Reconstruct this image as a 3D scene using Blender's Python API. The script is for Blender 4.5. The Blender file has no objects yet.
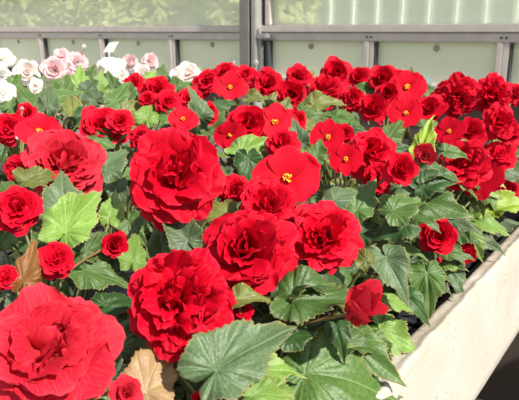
import bpy, math, random
import numpy as np
from mathutils import Vector, Matrix, noise

C = bpy.context.scene.collection
S = bpy.context.scene
PI = math.pi

# ---------------------------------------------------------------- camera, sky, sun, exposure
FOC = 600.0                                   # focal length in pixels of the 519 px wide frame
YAW = math.radians(35.8)                      # camera looks to the left of the bench's long direction (+Y)
PITCH = math.atan(168.5 / 600)
EYE = Vector((0, 0, 1.5))
RIGHT = Vector((math.cos(YAW), math.sin(YAW), 0))
FLAT = Vector((-math.sin(YAW), math.cos(YAW), 0))
FWD = FLAT * math.cos(PITCH) + Vector((0, 0, -math.sin(PITCH)))
UP = FLAT * math.sin(PITCH) + Vector((0, 0, math.cos(PITCH)))
cd = bpy.data.cameras.new('camera')
cam = bpy.data.objects.new('camera', cd)
C.objects.link(cam)
cd.sensor_width = 36
cd.lens = FOC / 519 * 36
cd.clip_start = 0.02
cam.matrix_world = Matrix((RIGHT, UP, -FWD)).transposed().to_4x4()
cam.location = EYE
cd.dof.use_dof = True
cd.dof.focus_distance = 0.82
cd.dof.aperture_fstop = 14
S.camera = cam

w = bpy.data.worlds.new('sky')
S.world = w
w.use_nodes = True
nt = w.node_tree
bg = nt.nodes['Background']
tc = nt.nodes.new('ShaderNodeTexCoord')
sx = nt.nodes.new('ShaderNodeSeparateXYZ')
rp = nt.nodes.new('ShaderNodeValToRGB')
nt.links.new(tc.outputs['Generated'], sx.inputs[0])
nt.links.new(sx.outputs['Z'], rp.inputs[0])
nt.links.new(rp.outputs[0], bg.inputs[0])
rp.color_ramp.elements[0].color = (1.25, 1.27, 1.20, 1)
rp.color_ramp.elements[1].color = (0.60, 0.72, 0.9, 1)
bg.inputs[1].default_value = 0.58

sl = bpy.data.lights.new('sun', 'SUN')
sl.energy = 5.9
sl.angle = math.radians(1.2)
sl.color = (1.0, 0.955, 0.88)
sun = bpy.data.objects.new('sun', sl)
C.objects.link(sun)
TOSUN = Vector((0.70, -0.13, 0.70)).normalized()
sun.rotation_euler = TOSUN.to_track_quat('Z', 'Y').to_euler()
sun.location = TOSUN * 8

S.view_settings.view_transform = 'Standard'
S.view_settings.look = 'None'
S.view_settings.gamma = 1
S.view_settings.exposure = 0.5
S.view_settings.use_curve_mapping = False


# ---------------------------------------------------------------- helpers
WM = {}                                        # object name -> world matrix


def link(o, parent=None, W=None):
    W = Matrix.Identity(4) if W is None else W
    C.objects.link(o)
    if parent is not None:
        o.parent = parent
        o.matrix_basis = WM[parent.name].inverted() @ W
    else:
        o.matrix_basis = W
    WM[o.name] = W.copy()
    return o


def mesh_obj(name, verts, faces, mats, parent=None, W=None, smooth=True, uvs=None, fm=None):
    me = bpy.data.meshes.new(name)
    me.from_pydata([tuple(v) for v in verts], [], faces)
    for m in (mats if isinstance(mats, (list, tuple)) else [mats]):
        me.materials.append(m)
    if smooth:
        me.polygons.foreach_set('use_smooth', [True] * len(me.polygons))
    if fm is not None:
        me.polygons.foreach_set('material_index', fm)
    if uvs is not None:
        ul = me.uv_layers.new(name='UVMap')
        idx = np.empty(len(me.loops), dtype=np.int32)
        me.loops.foreach_get('vertex_index', idx)
        ul.data.foreach_set('uv', np.asarray(uvs, dtype=np.float32)[idx].ravel())
    me.update()
    o = bpy.data.objects.new(name, me)
    return link(o, parent, W)


def thing(name, label, cat, loc=(0, 0, 0), group=None):
    o = bpy.data.objects.new(name, None)
    o.empty_display_size = 0.05
    link(o, None, Matrix.Translation(loc))
    o['label'] = label
    o['category'] = cat
    if group:
        o['group'] = group
    return o


class MB:
    """collects shapes of one part into one mesh"""
    def __init__(s):
        s.v, s.f = [], []

    def add(s, v, f):
        b = len(s.v)
        s.v += [tuple(x) for x in v]
        s.f += [tuple(i + b for i in q) for q in f]
        return s

    def box(s, x0, x1, y0, y1, z0, z1, bev=0.0):
        if bev <= 0:
            v = [(x, y, z) for x in (x0, x1) for y in (y0, y1) for z in (z0, z1)]
            return s.add(v, [(0, 1, 3, 2), (4, 6, 7, 5), (0, 4, 5, 1), (2, 3, 7, 6), (0, 2, 6, 4), (1, 5, 7, 3)])
        import bmesh
        bm = bmesh.new()
        r = bmesh.ops.create_cube(bm, size=1)
        for q in bm.verts:
            q.co = Vector(((x0 + x1) / 2 + q.co.x * (x1 - x0), (y0 + y1) / 2 + q.co.y * (y1 - y0), (z0 + z1) / 2 + q.co.z * (z1 - z0)))
        bmesh.ops.bevel(bm, geom=bm.edges[:], offset=bev, segments=2, affect='EDGES')
        bm.verts.index_update()
        s.add([q.co for q in bm.verts], [[q.index for q in f.verts] for f in bm.faces])
        bm.free()
        return s

    def tube(s, pts, rad, n=7):
        pts = [Vector(p) for p in pts]
        rad = rad if isinstance(rad, (list, tuple)) else [rad] * len(pts)
        v, f = [], []
        for i, p in enumerate(pts):
            t = (pts[min(i + 1, len(pts) - 1)] - pts[max(i - 1, 0)]).normalized()
            a = t.orthogonal().normalized()
            if i and abs(t.z) < 0.999:
                a = t.cross(Vector((0, 0, 1))).normalized()
            elif abs(t.z) < 0.999:
                a = t.cross(Vector((0, 0, 1))).normalized()
            b = t.cross(a)
            for k in range(n):
                g = 2 * PI * k / n
                v.append(p + (a * math.cos(g) + b * math.sin(g)) * rad[i])
        for i in range(len(pts) - 1):
            for k in range(n):
                f.append((i * n + k, i * n + (k + 1) % n, (i + 1) * n + (k + 1) % n, (i + 1) * n + k))
        f.append(tuple(range(n - 1, -1, -1)))
        f.append(tuple((len(pts) - 1) * n + k for k in range(n)))
        return s.add(v, f)

    def lathe(s, prof, c=(0, 0, 0), n=24, axis='z'):
        v, f = [], []
        for r, z in prof:
            for k in range(n):
                a = 2 * PI * k / n
                p = (r * math.cos(a), r * math.sin(a), z) if axis == 'z' else (r * math.cos(a), z, r * math.sin(a))
                v.append((p[0] + c[0], p[1] + c[1], p[2] + c[2]))
        for i in range(len(prof) - 1):
            for k in range(n):
                f.append((i * n + k, i * n + (k + 1) % n, (i + 1) * n + (k + 1) % n, (i + 1) * n + k))
        f.append(tuple(range(n - 1, -1, -1)))
        f.append(tuple((len(prof) - 1) * n + k for k in range(n)))
        return s.add(v, f)

    def build(s, name, mat, parent=None, W=None, smooth=False):
        if parent is not None and W is None:       # world coordinates: bring them to the parent's own frame
            W = WM[parent.name]
            inv = W.inverted()
            s.v = [tuple(inv @ Vector(p)) for p in s.v]
        return mesh_obj(name, s.v, s.f, mat, parent, W, smooth)


def struct(o):
    o['kind'] = 'structure'
    return o


# ---------------------------------------------------------------- materials
def M(name):
    m = bpy.data.materials.new(name)
    m.use_nodes = True
    return m, m.node_tree, m.node_tree.nodes['Principled BSDF'], m.node_tree.nodes['Material Output']


def N(nt, t, **kw):
    n = nt.nodes.new('ShaderNode' + t)
    for k, v in kw.items():
        setattr(n, k, v)
    return n


def mixc(nt, fac, a, b, mode='MIX'):
    n = N(nt, 'Mix', data_type='RGBA', blend_type=mode)
    for sock, v in ((n.inputs[0], fac), (n.inputs[6], a), (n.inputs[7], b)):
        if hasattr(v, 'is_linked'):
            nt.links.new(v, sock)
        else:
            sock.default_value = v if not isinstance(v, tuple) else (*v, 1)
    return n.outputs[2]


def noise_fac(nt, scale, lo=0.35, hi=0.65, detail=4, vec=None, coord='Object', mapscale=None):
    tc = N(nt, 'TexCoord')
    src = vec or tc.outputs[coord]
    if mapscale:
        mp = N(nt, 'Mapping')
        mp.inputs['Scale'].default_value = mapscale
        nt.links.new(src, mp.inputs[0])
        src = mp.outputs[0]
    n = N(nt, 'TexNoise')
    n.inputs['Scale'].default_value = scale
    n.inputs['Detail'].default_value = detail
    nt.links.new(src, n.inputs['Vector'])
    r = N(nt, 'MapRange')
    r.inputs[1].default_value, r.inputs[2].default_value = lo, hi
    nt.links.new(n.outputs[0], r.inputs[0])
    return r.outputs[0], n.outputs[0]


def bump(nt, bsdf, h, strength, dist):
    b = N(nt, 'Bump')
    b.inputs['Strength'].default_value = strength
    b.inputs['Distance'].default_value = dist
    nt.links.new(h, b.inputs['Height'])
    nt.links.new(b.outputs[0], bsdf.inputs['Normal'])


def simple(name, col, col2=None, rough=0.6, scale=12, metal=0.0, bstr=0.0, bdist=0.002, spec=0.5):
    m, nt, p, out = M(name)
    f, raw = noise_fac(nt, scale)
    nt.links.new(mixc(nt, f, col, col2 or tuple(c * 0.8 for c in col)), p.inputs['Base Color'])
    p.inputs['Roughness'].default_value = rough
    p.inputs['Metallic'].default_value = metal
    p.inputs['Specular IOR Level'].default_value = spec
    if bstr:
        bump(nt, p, raw, bstr, bdist)
    return m


def petal_mat(name, base, mid, edge, transl=0.3, streak=0.25, streakcol=None):
    """colour runs along the petal (V of its UV) from throat to rim, with fine veins along its length"""
    m, nt, p, out = M(name)
    uv = N(nt, 'TexCoord')
    sp = N(nt, 'SeparateXYZ')
    nt.links.new(uv.outputs['UV'], sp.inputs[0])
    r = N(nt, 'ValToRGB')
    e = r.color_ramp.elements
    e[0].position, e[0].color = 0.05, (*base, 1)
    e[1].position, e[1].color = 1.0, (*edge, 1)
    k = e.new(0.45)
    k.color = (*mid, 1)
    k = e.new(0.93)
    k.color = (*mid, 1)
    nt.links.new(sp.outputs[1], r.inputs[0])
    f, raw = noise_fac(nt, 3.0, 0.42, 0.75, 3, coord='UV', mapscale=(14, 1.2, 1))
    fm = N(nt, 'Math', operation='MULTIPLY')
    nt.links.new(f, fm.inputs[0])
    fm.inputs[1].default_value = streak
    c = mixc(nt, fm.outputs[0], r.outputs[0], streakcol or edge)
    oi = N(nt, 'ObjectInfo')
    hs = N(nt, 'HueSaturation')
    mr = N(nt, 'MapRange')
    mr.inputs[3].default_value, mr.inputs[4].default_value = 0.88, 1.1
    nt.links.new(oi.outputs['Random'], mr.inputs[0])
    nt.links.new(mr.outputs[0], hs.inputs['Value'])
    nt.links.new(c, hs.inputs['Color'])
    nt.links.new(hs.outputs[0], p.inputs['Base Color'])
    p.inputs['Roughness'].default_value = 0.6
    p.inputs['Specular IOR Level'].default_value = 0.12
    bump(nt, p, raw, 0.2, 0.002)
    t = N(nt, 'BsdfTranslucent')
    nt.links.new(hs.outputs[0], t.inputs[0])
    mx = N(nt, 'MixShader')
    mx.inputs[0].default_value = transl
    nt.links.new(p.outputs[0], mx.inputs[1])
    nt.links.new(t.outputs[0], mx.inputs[2])
    nt.links.new(mx.outputs[0], out.inputs[0])
    return m


RED = petal_mat('red_petal', (0.46, 0.001, 0.008), (0.58, 0.001, 0.017), (0.66, 0.012, 0.04), 0.24, 0.25)
ROSE = petal_mat('rose_red_petal', (0.66, 0.045, 0.04), (0.61, 0.010, 0.036), (0.66, 0.03, 0.06), 0.26, 0.5, (0.64, 0.09, 0.08))
WHITE = petal_mat('white_petal', (0.92, 0.88, 0.66), (0.93, 0.91, 0.88), (0.93, 0.89, 0.87), 0.5, 0.1)
PINK = petal_mat('pink_petal', (0.93, 0.84, 0.66), (0.93, 0.76, 0.76), (0.88, 0.44, 0.50), 0.5, 0.25)
BLUSH = petal_mat('blush_petal', (0.90, 0.62, 0.42), (0.93, 0.86, 0.82), (0.92, 0.78, 0.77), 0.5, 0.2)


def leaf_mat(name, c1, c2, vein, transl=0.16, rough=0.42, margin=None, speck=0.0):
    m, nt, p, out = M(name)
    at = N(nt, 'Attribute', attribute_name='vein')
    f, raw = noise_fac(nt, 22, 0.35, 0.7, 4)
    base = mixc(nt, f, c1, c2)
    col = mixc(nt, at.outputs['Fac'], base, vein)
    if margin:
        am = N(nt, 'Attribute', attribute_name='rim')
        col = mixc(nt, am.outputs['Fac'], col, margin)
    if speck:
        v = N(nt, 'TexVoronoi')
        v.inputs['Scale'].default_value = 60
        tc = N(nt, 'TexCoord')
        nt.links.new(tc.outputs['Object'], v.inputs['Vector'])
        lt = N(nt, 'Math', operation='LESS_THAN')
        lt.inputs[1].default_value = 0.11
        nt.links.new(v.outputs['Distance'], lt.inputs[0])
        ml = N(nt, 'Math', operation='MULTIPLY')
        ml.inputs[1].default_value = speck
        nt.links.new(lt.outputs[0], ml.inputs[0])
        col = mixc(nt, ml.outputs[0], col, (0.6, 0.66, 0.55))
    oi = N(nt, 'ObjectInfo')
    hs = N(nt, 'HueSaturation')
    mr = N(nt, 'MapRange')
    mr.inputs[3].default_value, mr.inputs[4].default_value = 0.8, 1.2
    nt.links.new(oi.outputs['Random'], mr.inputs[0])
    nt.links.new(mr.outputs[0], hs.inputs['Value'])
    nt.links.new(col, hs.inputs['Color'])
    nt.links.new(hs.outputs[0], p.inputs['Base Color'])
    p.inputs['Roughness'].default_value = rough
    p.inputs['Specular IOR Level'].default_value = 0.35
    bump(nt, p, raw, 0.14, 0.02)
    t = N(nt, 'BsdfTranslucent')
    hs2 = N(nt, 'HueSaturation')
    hs2.inputs['Saturation'].default_value = 1.1
    hs2.inputs['Value'].default_value = 1.5
    nt.links.new(hs.outputs[0], hs2.inputs['Color'])
    nt.links.new(hs2.outputs[0], t.inputs[0])
    mx = N(nt, 'MixShader')
    mx.inputs[0].default_value = transl
    nt.links.new(p.outputs[0], mx.inputs[1])
    nt.links.new(t.outputs[0], mx.inputs[2])
    nt.links.new(mx.outputs[0], out.inputs[0])
    return m


MARG = (0.24, 0.20, 0.08)
LM = {
    'green': leaf_mat('leaf_green', (0.052, 0.108, 0.020), (0.090, 0.155, 0.038), (0.20, 0.27, 0.09), margin=MARG, speck=0.3),
    'grey': leaf_mat('leaf_grey_green', (0.060, 0.102, 0.042), (0.10, 0.145, 0.066), (0.18, 0.23, 0.12), margin=MARG, speck=0.6),
    'bright': leaf_mat('leaf_bright', (0.13, 0.235, 0.035), (0.19, 0.30, 0.065), (0.33, 0.46, 0.16), margin=(0.34, 0.27, 0.12), speck=0.2),
    'yellow': leaf_mat('leaf_yellow', (0.24, 0.34, 0.025), (0.19, 0.29, 0.03), (0.4, 0.44, 0.1), margin=(0.4, 0.32, 0.1)),
    'olive': leaf_mat('leaf_olive', (0.11, 0.14, 0.025), (0.16, 0.16, 0.04), (0.26, 0.26, 0.10), margin=(0.32, 0.22, 0.08)),
    'brown': leaf_mat('leaf_brown', (0.22, 0.085, 0.018), (0.27, 0.12, 0.035), (0.3, 0.18, 0.05), transl=0.3, margin=(0.3, 0.16, 0.05)),
    'pink': leaf_mat('leaf_pink_brown', (0.40, 0.22, 0.13), (0.30, 0.25, 0.08), (0.5, 0.38, 0.2), margin=(0.36, 0.17, 0.08)),
    'dark': leaf_mat('leaf_dark', (0.026, 0.068, 0.016), (0.045, 0.10, 0.025), (0.09, 0.15, 0.05), margin=MARG),
}
UNDER = leaf_mat('leaf_underside', (0.14, 0.19, 0.07), (0.17, 0.19, 0.08), (0.24, 0.24, 0.11), margin=(0.24, 0.16, 0.07))
STEM = simple('stem_green', (0.085, 0.125, 0.025), (0.12, 0.10, 0.03), 0.5, 30)
STALK = simple('flower_stalk', (0.13, 0.15, 0.035), (0.17, 0.09, 0.035), 0.5, 20)
STAMEN = simple('yellow_stamens', (0.90, 0.48, 0.03), (0.85, 0.30, 0.02), 0.6, 150)
POT = simple('black_plastic', (0.018, 0.019, 0.022), (0.03, 0.032, 0.036), 0.38, 30)
SOIL = simple('dark_soil', (0.025, 0.018, 0.012), (0.055, 0.04, 0.028), 0.95, 160, bstr=1.0, bdist=0.006)
TAGM = simple('white_plastic', (0.60, 0.65, 0.58), (0.52, 0.57, 0.52), 0.4, 10)
TAGB = simple('blue_green_plastic', (0.20, 0.30, 0.30), (0.24, 0.34, 0.33), 0.4, 10)


def concrete(name, c1, c2, dirt, dirt_amt=0.6, pits=0.5, top=None):
    m, nt, p, out = M(name)
    f, raw = noise_fac(nt, 9, 0.3, 0.7, 8)
    f2, raw2 = noise_fac(nt, 5, 0.56, 0.78, 10, mapscale=(1, 0.6, 1))
    f3, raw3 = noise_fac(nt, 120, 0.3, 0.7, 5)
    c = mixc(nt, f, c1, c2)
    ml = N(nt, 'Math', operation='MULTIPLY')
    nt.links.new(f2, ml.inputs[0])
    ml.inputs[1].default_value = dirt_amt
    c = mixc(nt, ml.outputs[0], c, dirt)
    if top:                                      # brown deposit on the kerb's top
        tp = N(nt, 'TexCoord')
        sz = N(nt, 'SeparateXYZ')
        nt.links.new(tp.outputs['Object'], sz.inputs[0])
        mz = N(nt, 'MapRange')
        mz.inputs[1].default_value, mz.inputs[2].default_value = top, top + 0.01
        nt.links.new(sz.outputs[2], mz.inputs[0])
        ft, _ = noise_fac(nt, 28, 0.30, 0.72, 8, mapscale=(1, 0.35, 1))
        mt = N(nt, 'Math', operation='MULTIPLY')
        nt.links.new(mz.outputs[0], mt.inputs[0])
        nt.links.new(ft, mt.inputs[1])
        c = mixc(nt, mt.outputs[0], c, (0.36, 0.29, 0.21))
    v = N(nt, 'TexVoronoi')
    v.inputs['Scale'].default_value = 45
    tc = N(nt, 'TexCoord')
    nt.links.new(tc.outputs['Object'], v.inputs['Vector'])
    lt = N(nt, 'MapRange')
    lt.inputs[1].default_value, lt.inputs[2].default_value = 0.13, 0.08
    nt.links.new(v.outputs['Distance'], lt.inputs[0])
    n2 = N(nt, 'Math', operation='GREATER_THAN')
    n2.inputs[1].default_value = 0.55
    nt.links.new(v.outputs['Color'], n2.inputs[0])
    pm = N(nt, 'Math', operation='MULTIPLY')
    nt.links.new(lt.outputs[0], pm.inputs[0])
    nt.links.new(n2.outputs[0], pm.inputs[1])
    pq = N(nt, 'Math', operation='MULTIPLY')
    nt.links.new(pm.outputs[0], pq.inputs[0])
    pq.inputs[1].default_value = pits
    c = mixc(nt, pq.outputs[0], c, (0.22, 0.17, 0.11))
    nt.links.new(c, p.inputs['Base Color'])
    p.inputs['Roughness'].default_value = 0.85
    p.inputs['Specular IOR Level'].default_value = 0.25
    ad = N(nt, 'Math', operation='SUBTRACT')
    nt.links.new(raw3, ad.inputs[0])
    nt.links.new(pm.outputs[0], ad.inputs[1])
    bump(nt, p, ad.outputs[0], 0.35, 0.003)
    return m


KERB = concrete('cream_concrete', (0.50, 0.47, 0.41), (0.46, 0.415, 0.35), (0.34, 0.28, 0.20), 0.55, 0.8, top=1.07)
CONC = concrete('grey_concrete', (0.30, 0.27, 0.23), (0.24, 0.21, 0.18), (0.15, 0.13, 0.1), 0.6, 0.3)
FLOORM = concrete('floor_concrete', (0.46, 0.38, 0.32), (0.38, 0.31, 0.26), (0.24, 0.19, 0.16), 0.5, 0.2)
BASEW = concrete('dark_wall_concrete', (0.12, 0.095, 0.08), (0.09, 0.072, 0.06), (0.05, 0.04, 0.035), 0.6, 0.2)  # the wall base's deep shade is put into its dark brown colour
RAIL = simple('weathered_aluminium', (0.55, 0.49, 0.45), (0.49, 0.44, 0.405), 0.6, 25, 0.15, 0.2, 0.001)
POSTM = simple('galvanised_steel', (0.235, 0.215, 0.19), (0.18, 0.17, 0.15), 0.6, 14, 0.2)
POSTL = simple('pale_steel', (0.36, 0.36, 0.32), (0.31, 0.31, 0.28), 0.5, 14, 0.2)
DISC = simple('dull_disc', (0.33, 0.31, 0.25), (0.28, 0.27, 0.22), 0.6, 20)
DARKM = simple('black_gasket', (0.035, 0.04, 0.04), (0.05, 0.055, 0.055), 0.7, 14)
RACKM = simple('zinc_rack', (0.40, 0.40, 0.40), (0.25, 0.25, 0.25), 0.45, 80, 0.5)
BARK = simple('bark', (0.16, 0.11, 0.07), (0.1, 0.07, 0.05), 0.9, 8)
GRASS = simple('lawn', (0.14, 0.24, 0.06), (0.2, 0.28, 0.09), 0.9, 6)
WGH = simple('white_glazing', (0.74, 0.77, 0.70), (0.69, 0.73, 0.67), 0.6, 1.2)
WBAR = simple('white_bar', (0.95, 0.96, 0.94), (0.92, 0.93, 0.92), 0.5, 4)


def foliage_mat(name, c1, c2):
    m, nt, p, out = M(name)
    f, raw = noise_fac(nt, 1.6, 0.35, 0.65, 6)
    c = mixc(nt, f, c1, c2)
    nt.links.new(c, p.inputs['Base Color'])
    p.inputs['Roughness'].default_value = 0.5
    t = N(nt, 'BsdfTranslucent')
    nt.links.new(c, t.inputs[0])
    mx = N(nt, 'MixShader')
    mx.inputs[0].default_value = 0.4
    nt.links.new(p.outputs[0], mx.inputs[1])
    nt.links.new(t.outputs[0], mx.inputs[2])
    nt.links.new(mx.outputs[0], out.inputs[0])
    return m


FOLY = foliage_mat('yellow_green_foliage', (0.72, 0.68, 0.28), (0.56, 0.58, 0.26))
FOLG = foliage_mat('green_foliage', (0.50, 0.54, 0.26), (0.62, 0.62, 0.32))


def hazy_pane(name, clear, col, col2, transl=0.5):
    """greenhouse glass with a chalky film: part of the light goes straight through, the rest is scattered"""
    m, nt, p, out = M(name)
    f, raw = noise_fac(nt, 2.5, 0.3, 0.7, 5)
    c = mixc(nt, f, col, col2)
    d = N(nt, 'BsdfDiffuse')
    t = N(nt, 'BsdfTranslucent')
    nt.links.new(c, d.inputs[0])
    nt.links.new(c, t.inputs[0])
    a = N(nt, 'MixShader')
    a.inputs[0].default_value = transl
    nt.links.new(d.outputs[0], a.inputs[1])
    nt.links.new(t.outputs[0], a.inputs[2])
    tr = N(nt, 'BsdfTransparent')
    tr.inputs[0].default_value = (0.95, 0.97, 0.94, 1)
    b = N(nt, 'MixShader')
    b.inputs[0].default_value = clear
    nt.links.new(a.outputs[0], b.inputs[1])
    nt.links.new(tr.outputs[0], b.inputs[2])
    g = N(nt, 'BsdfGlossy')
    g.inputs['Roughness'].default_value = 0.15
    h = N(nt, 'MixShader')
    h.inputs[0].default_value = 0.04
    nt.links.new(b.outputs[0], h.inputs[1])
    nt.links.new(g.outputs[0], h.inputs[2])
    nt.links.new(h.outputs[0], out.inputs[0])
    nt.nodes.remove(p)
    return m


PANEU = hazy_pane('hazy_glass', 0.60, (0.95, 0.94, 0.84), (0.90, 0.90, 0.80))
PANEL = hazy_pane('frosted_panel', 0.06, (0.90, 0.89, 0.77), (0.82, 0.84, 0.72))

# ---------------------------------------------------------------- the setting
WY = 2.35                                        # inner face of the glazed wall
KX = -0.28                                       # inner edge of the bench's kerb
KZ = 1.08                                        # its top

struct(MB().box(-6, 1.6, -1.2, WY + 0.1, -0.1, 0).build('floor', FLOORM))
struct(MB().box(-14, 8, WY + 0.14, 16, -0.12, -0.02).build('ground', GRASS))
struct(MB().box(-6, 1.6, WY + 0.0, WY + 0.12, 0, 1.272).build('wall_back', BASEW))
struct(MB().box(-6, 1.6, WY - 0.03, WY + 0.10, 1.2725, 1.300, 0.004).build('trim_1', RAIL))
tr = struct(MB().box(-6, 1.6, WY - 0.020, WY + 0.05, 1.4965, 1.528, 0.003).build('trim_2', RAIL))
struct(MB().box(-6, 1.6, WY - 0.012, WY + 0.05, 1.461, 1.494, 0.003).build('trim_3', RAIL))
o = tr
MB().box(-6, 1.6, WY + 0.0, WY + 0.045, 1.4935, 1.4968).build('gasket', DARKM, o)
struct(MB().box(-6, 1.6, WY - 0.03, WY + 0.05, 1.70, 1.775, 0.006).build('trim_4', RAIL))
mul = [-5.03, -4.475, -3.92, -3.37, -2.80, -2.25, -1.13, -0.597, -0.05, 0.5, 1.05]
for i, x in enumerate(mul):
    o = struct(MB().box(x - 0.022, x - 0.0005, WY - 0.014, WY + 0.05, 1.3005, 1.4605, 0.002)
               .box(x + 0.0005, x + 0.022, WY - 0.010, WY + 0.05, 1.3005, 1.4605, 0.002).build('trim_%d' % (i + 5), RAIL))
    g = MB().box(x + 0.0225, x + 0.031, WY - 0.008, WY + 0.05, 1.3005, 1.4605).build('gasket', DARKM, o)
    b = MB()
    for q in (-0.009, 0.009):
        b.lathe([(0.0045, 0.0), (0.0045, -0.003), (0.001, -0.004)], (x + q, WY - 0.0125, 1.478), 10, 'y')
    b.build('bolt_head', DARKM, o)
# lower frosted panels, one to each bay
edges = mul[:6] + [-1.74] + mul[6:]
for i, (a, b) in enumerate(zip(edges, edges[1:])):
    o = struct(MB().box(a, b, WY + 0.016, WY + 0.022, 1.295, 1.465).build('window_%d' % (i + 1), PANEL))
    if a > -4:
        cx = a + (b - a) * (0.50 if a < -2 else 0.52)
        MB().lathe([(0.013, 0.0), (0.013, -0.003), (0.010, -0.005)], (cx, WY + 0.016, 1.437), 16, 'y').build('suction_disc', DISC, o, smooth=False)
# upper panes
n0 = len(edges)
for i, (a, b) in enumerate(((-6, -1.735), (-1.635, 1.6))):
    struct(MB().box(a, b, WY + 0.014, WY + 0.018, 1.525, 1.702).build('window_%d' % (n0 + i), PANEU))
    struct(MB().box(a, b, WY + 0.014, WY + 0.018, 1.773, 2.60).build('window_%d' % (n0 + 2 + i), PANEU))
# the steel post
o = struct(MB().box(-1.756, -1.703, WY - 0.075, WY - 0.067, 0, 2.60, 0.002).box(-1.734, -1.725, WY - 0.067, WY + 0.06, 0, 2.6)
           .build('column', POSTM))
MB().box(-1.702, -1.672, WY - 0.060, WY + 0.06, 0, 2.6, 0.004).build('pale_channel', POSTL, o)
MB().box(-1.6715, -1.652, WY - 0.004, WY + 0.05, 0, 2.6).build('gasket', DARKM, o)
MB().box(-1.6515, -1.625, WY - 0.019, WY + 0.05, 1.5285, 2.6, 0.003).build('window_frame', RAIL, o)
MB().box(-1.650, -1.630, WY - 0.018, WY + 0.05, 1.30, 1.460, 0.003).build('window_frame', DARKM, o)
t = thing('window_opener', 'grey toothed opening rack and bracket hanging on the steel window post', 'window opener', (-1.662, WY - 0.03, 1.30))
b = MB().box(-1.668, -1.656, WY - 0.045, WY - 0.03, 1.30, 1.475)
for k in range(22):
    b.box(-1.671, -1.652, WY - 0.050, WY - 0.028, 1.302 + k * 0.008, 1.306 + k * 0.008)
b.build('rack', RACKM, t)
MB().box(-1.671, -1.612, WY - 0.060, WY - 0.0285, 1.468, 1.492, 0.004).box(-1.665, -1.658, WY - 0.055, WY - 0.045, 1.49, 1.515).build('bracket', RACKM, t)

# ---------------------------------------------------------------- outside
def shrub(name, label, cx, cy, rx, ry, h, n, mat, seed, size=0.085):
    rg = np.random.default_rng(seed)
    t = thing(name, label, 'tree', (cx, cy, -0.02), 'trees outside the greenhouse')
    v, f = [], []
    cl = [(rg.uniform(-1, 1) * rx * 0.75, rg.uniform(-1, 1) * ry * 0.7, rg.uniform(0.35, 0.9) * h, rg.uniform(0.28, 0.5)) for _ in range(22)]
    for k in range(n):
        c = cl[k % len(cl)]
        d = Vector(rg.normal(size=3)).normalized() * (rg.uniform(0.5, 1.0) * c[3])
        p = Vector((cx + c[0] + d.x, cy + c[1] + d.y, max(0.1, c[2] + d.z)))
        a = Vector(rg.normal(size=3)).normalized()
        b = a.orthogonal().normalized()
        s = size * rg.uniform(0.6, 1.3)
        m = a.cross(b) * s * 0.12
        q = len(v)
        v += [p - a * s, p - b * s * 0.5 + m, p + a * s, p + b * s * 0.5 + m, p]
        f += [(q, q + 1, q + 4), (q + 1, q + 2, q + 4), (q + 2, q + 3, q + 4), (q + 3, q, q + 4)]
    mb = MB().add(v, f)
    mb.build('foliage', mat, t)
    MB().tube([(cx, cy, -0.02), (cx + 0.05, cy, h * 0.3), (cx, cy + 0.05, h * 0.7)], [0.09, 0.07, 0.03], 9).build('trunk', BARK, t, smooth=True)


shrub('tree', 'pale green leafy tree outside the left end of the upper window', -7.7, 5.0, 0.8, 0.5, 3.0, 4200, FOLG, 1)
shrub('tree', 'yellow-green leafy tree outside, behind the left quarter of the upper window', -8.5, 6.9, 0.8, 0.5, 3.2, 4200, FOLY, 2)
shrub('tree', 'yellow-green leafy tree outside, behind the middle of the left upper pane', -5.2, 5.0, 0.6, 0.5, 3.0, 4200, FOLY, 3)
shrub('tree', 'pale green leafy tree outside, just left of the steel window post', -6.1, 6.9, 0.7, 0.5, 3.2, 4200, FOLG, 4)
shrub('tree', 'green and yellow tree outside, just right of the steel window post', -3.55, 5.0, 0.25, 0.4, 3.1, 3400, FOLY, 5)
shrub('tree', 'dark green leafy tree outside the right end of the upper window', -0.45, 5.0, 0.5, 0.5, 3.1, 3600, FOLG, 6)
t = thing('greenhouse', 'white glazed greenhouse wall with vertical bars outside the right upper window', 'greenhouse', (-2.4, 8.4, -0.02))
MB().box(-5.6, 0.8, 8.4, 8.45, 0.35, 3.4).build('glazing', WGH, t)
MB().box(-5.6, 0.8, 8.37, 8.47, -0.02, 0.35).build('base_wall', WBAR, t)
for k in range(17):
    x = -5.5 + k * 0.385
    MB().box(x - 0.026, x + 0.026, 8.35, 8.4, 0.35, 3.4).build('glazing_bar', WBAR, t)

# ---------------------------------------------------------------- the planting bench
BX0, BY0, BY1 = -3.25, -0.35, 1.97
GCLOTH = simple('black_matting', (0.016, 0.016, 0.016), (0.028, 0.026, 0.024), 0.9, 60)
bench = thing('planting_bench', 'long cream concrete planting bench with a rough raised kerb, full of begonias', 'bench', (-1.7, 0.8, 0))
prof = [(-0.28, 0.845), (-0.28, 1.02), (-0.28, 1.072), (-0.277, 1.08), (-0.271, 1.0805), (-0.265, 1.081), (-0.259, 1.0825), (-0.254, 1.0865),
        (-0.250, 1.0865), (-0.247, 1.082), (-0.2455, 1.074), (-0.245, 1.06), (-0.245, 1.03), (-0.245, 0.98), (-0.245, 0.92), (-0.245, 0.86), (-0.2455, 0.838), (-0.249, 0.833), (-0.27, 0.833)]
ny = 330
v, f = [], []
for j in range(ny + 1):
    y = BY0 + (BY1 - BY0) * j / ny
    for i, (x, z) in enumerate(prof):
        e = 0.0026 if 4 <= i <= 9 else (0.0012 if 0 < i < 16 else 0.0004)
        q = noise.noise_vector(Vector((x * 30 + 7, y * 26, z * 30)))
        q2 = noise.noise_vector(Vector((x * 90 + 7, y * 95, z * 90)))
        v.append((x + e * (q.x + 0.5 * q2.x), y, z + e * (q.z + 0.6 * q2.z)))
m_ = len(prof)
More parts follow.
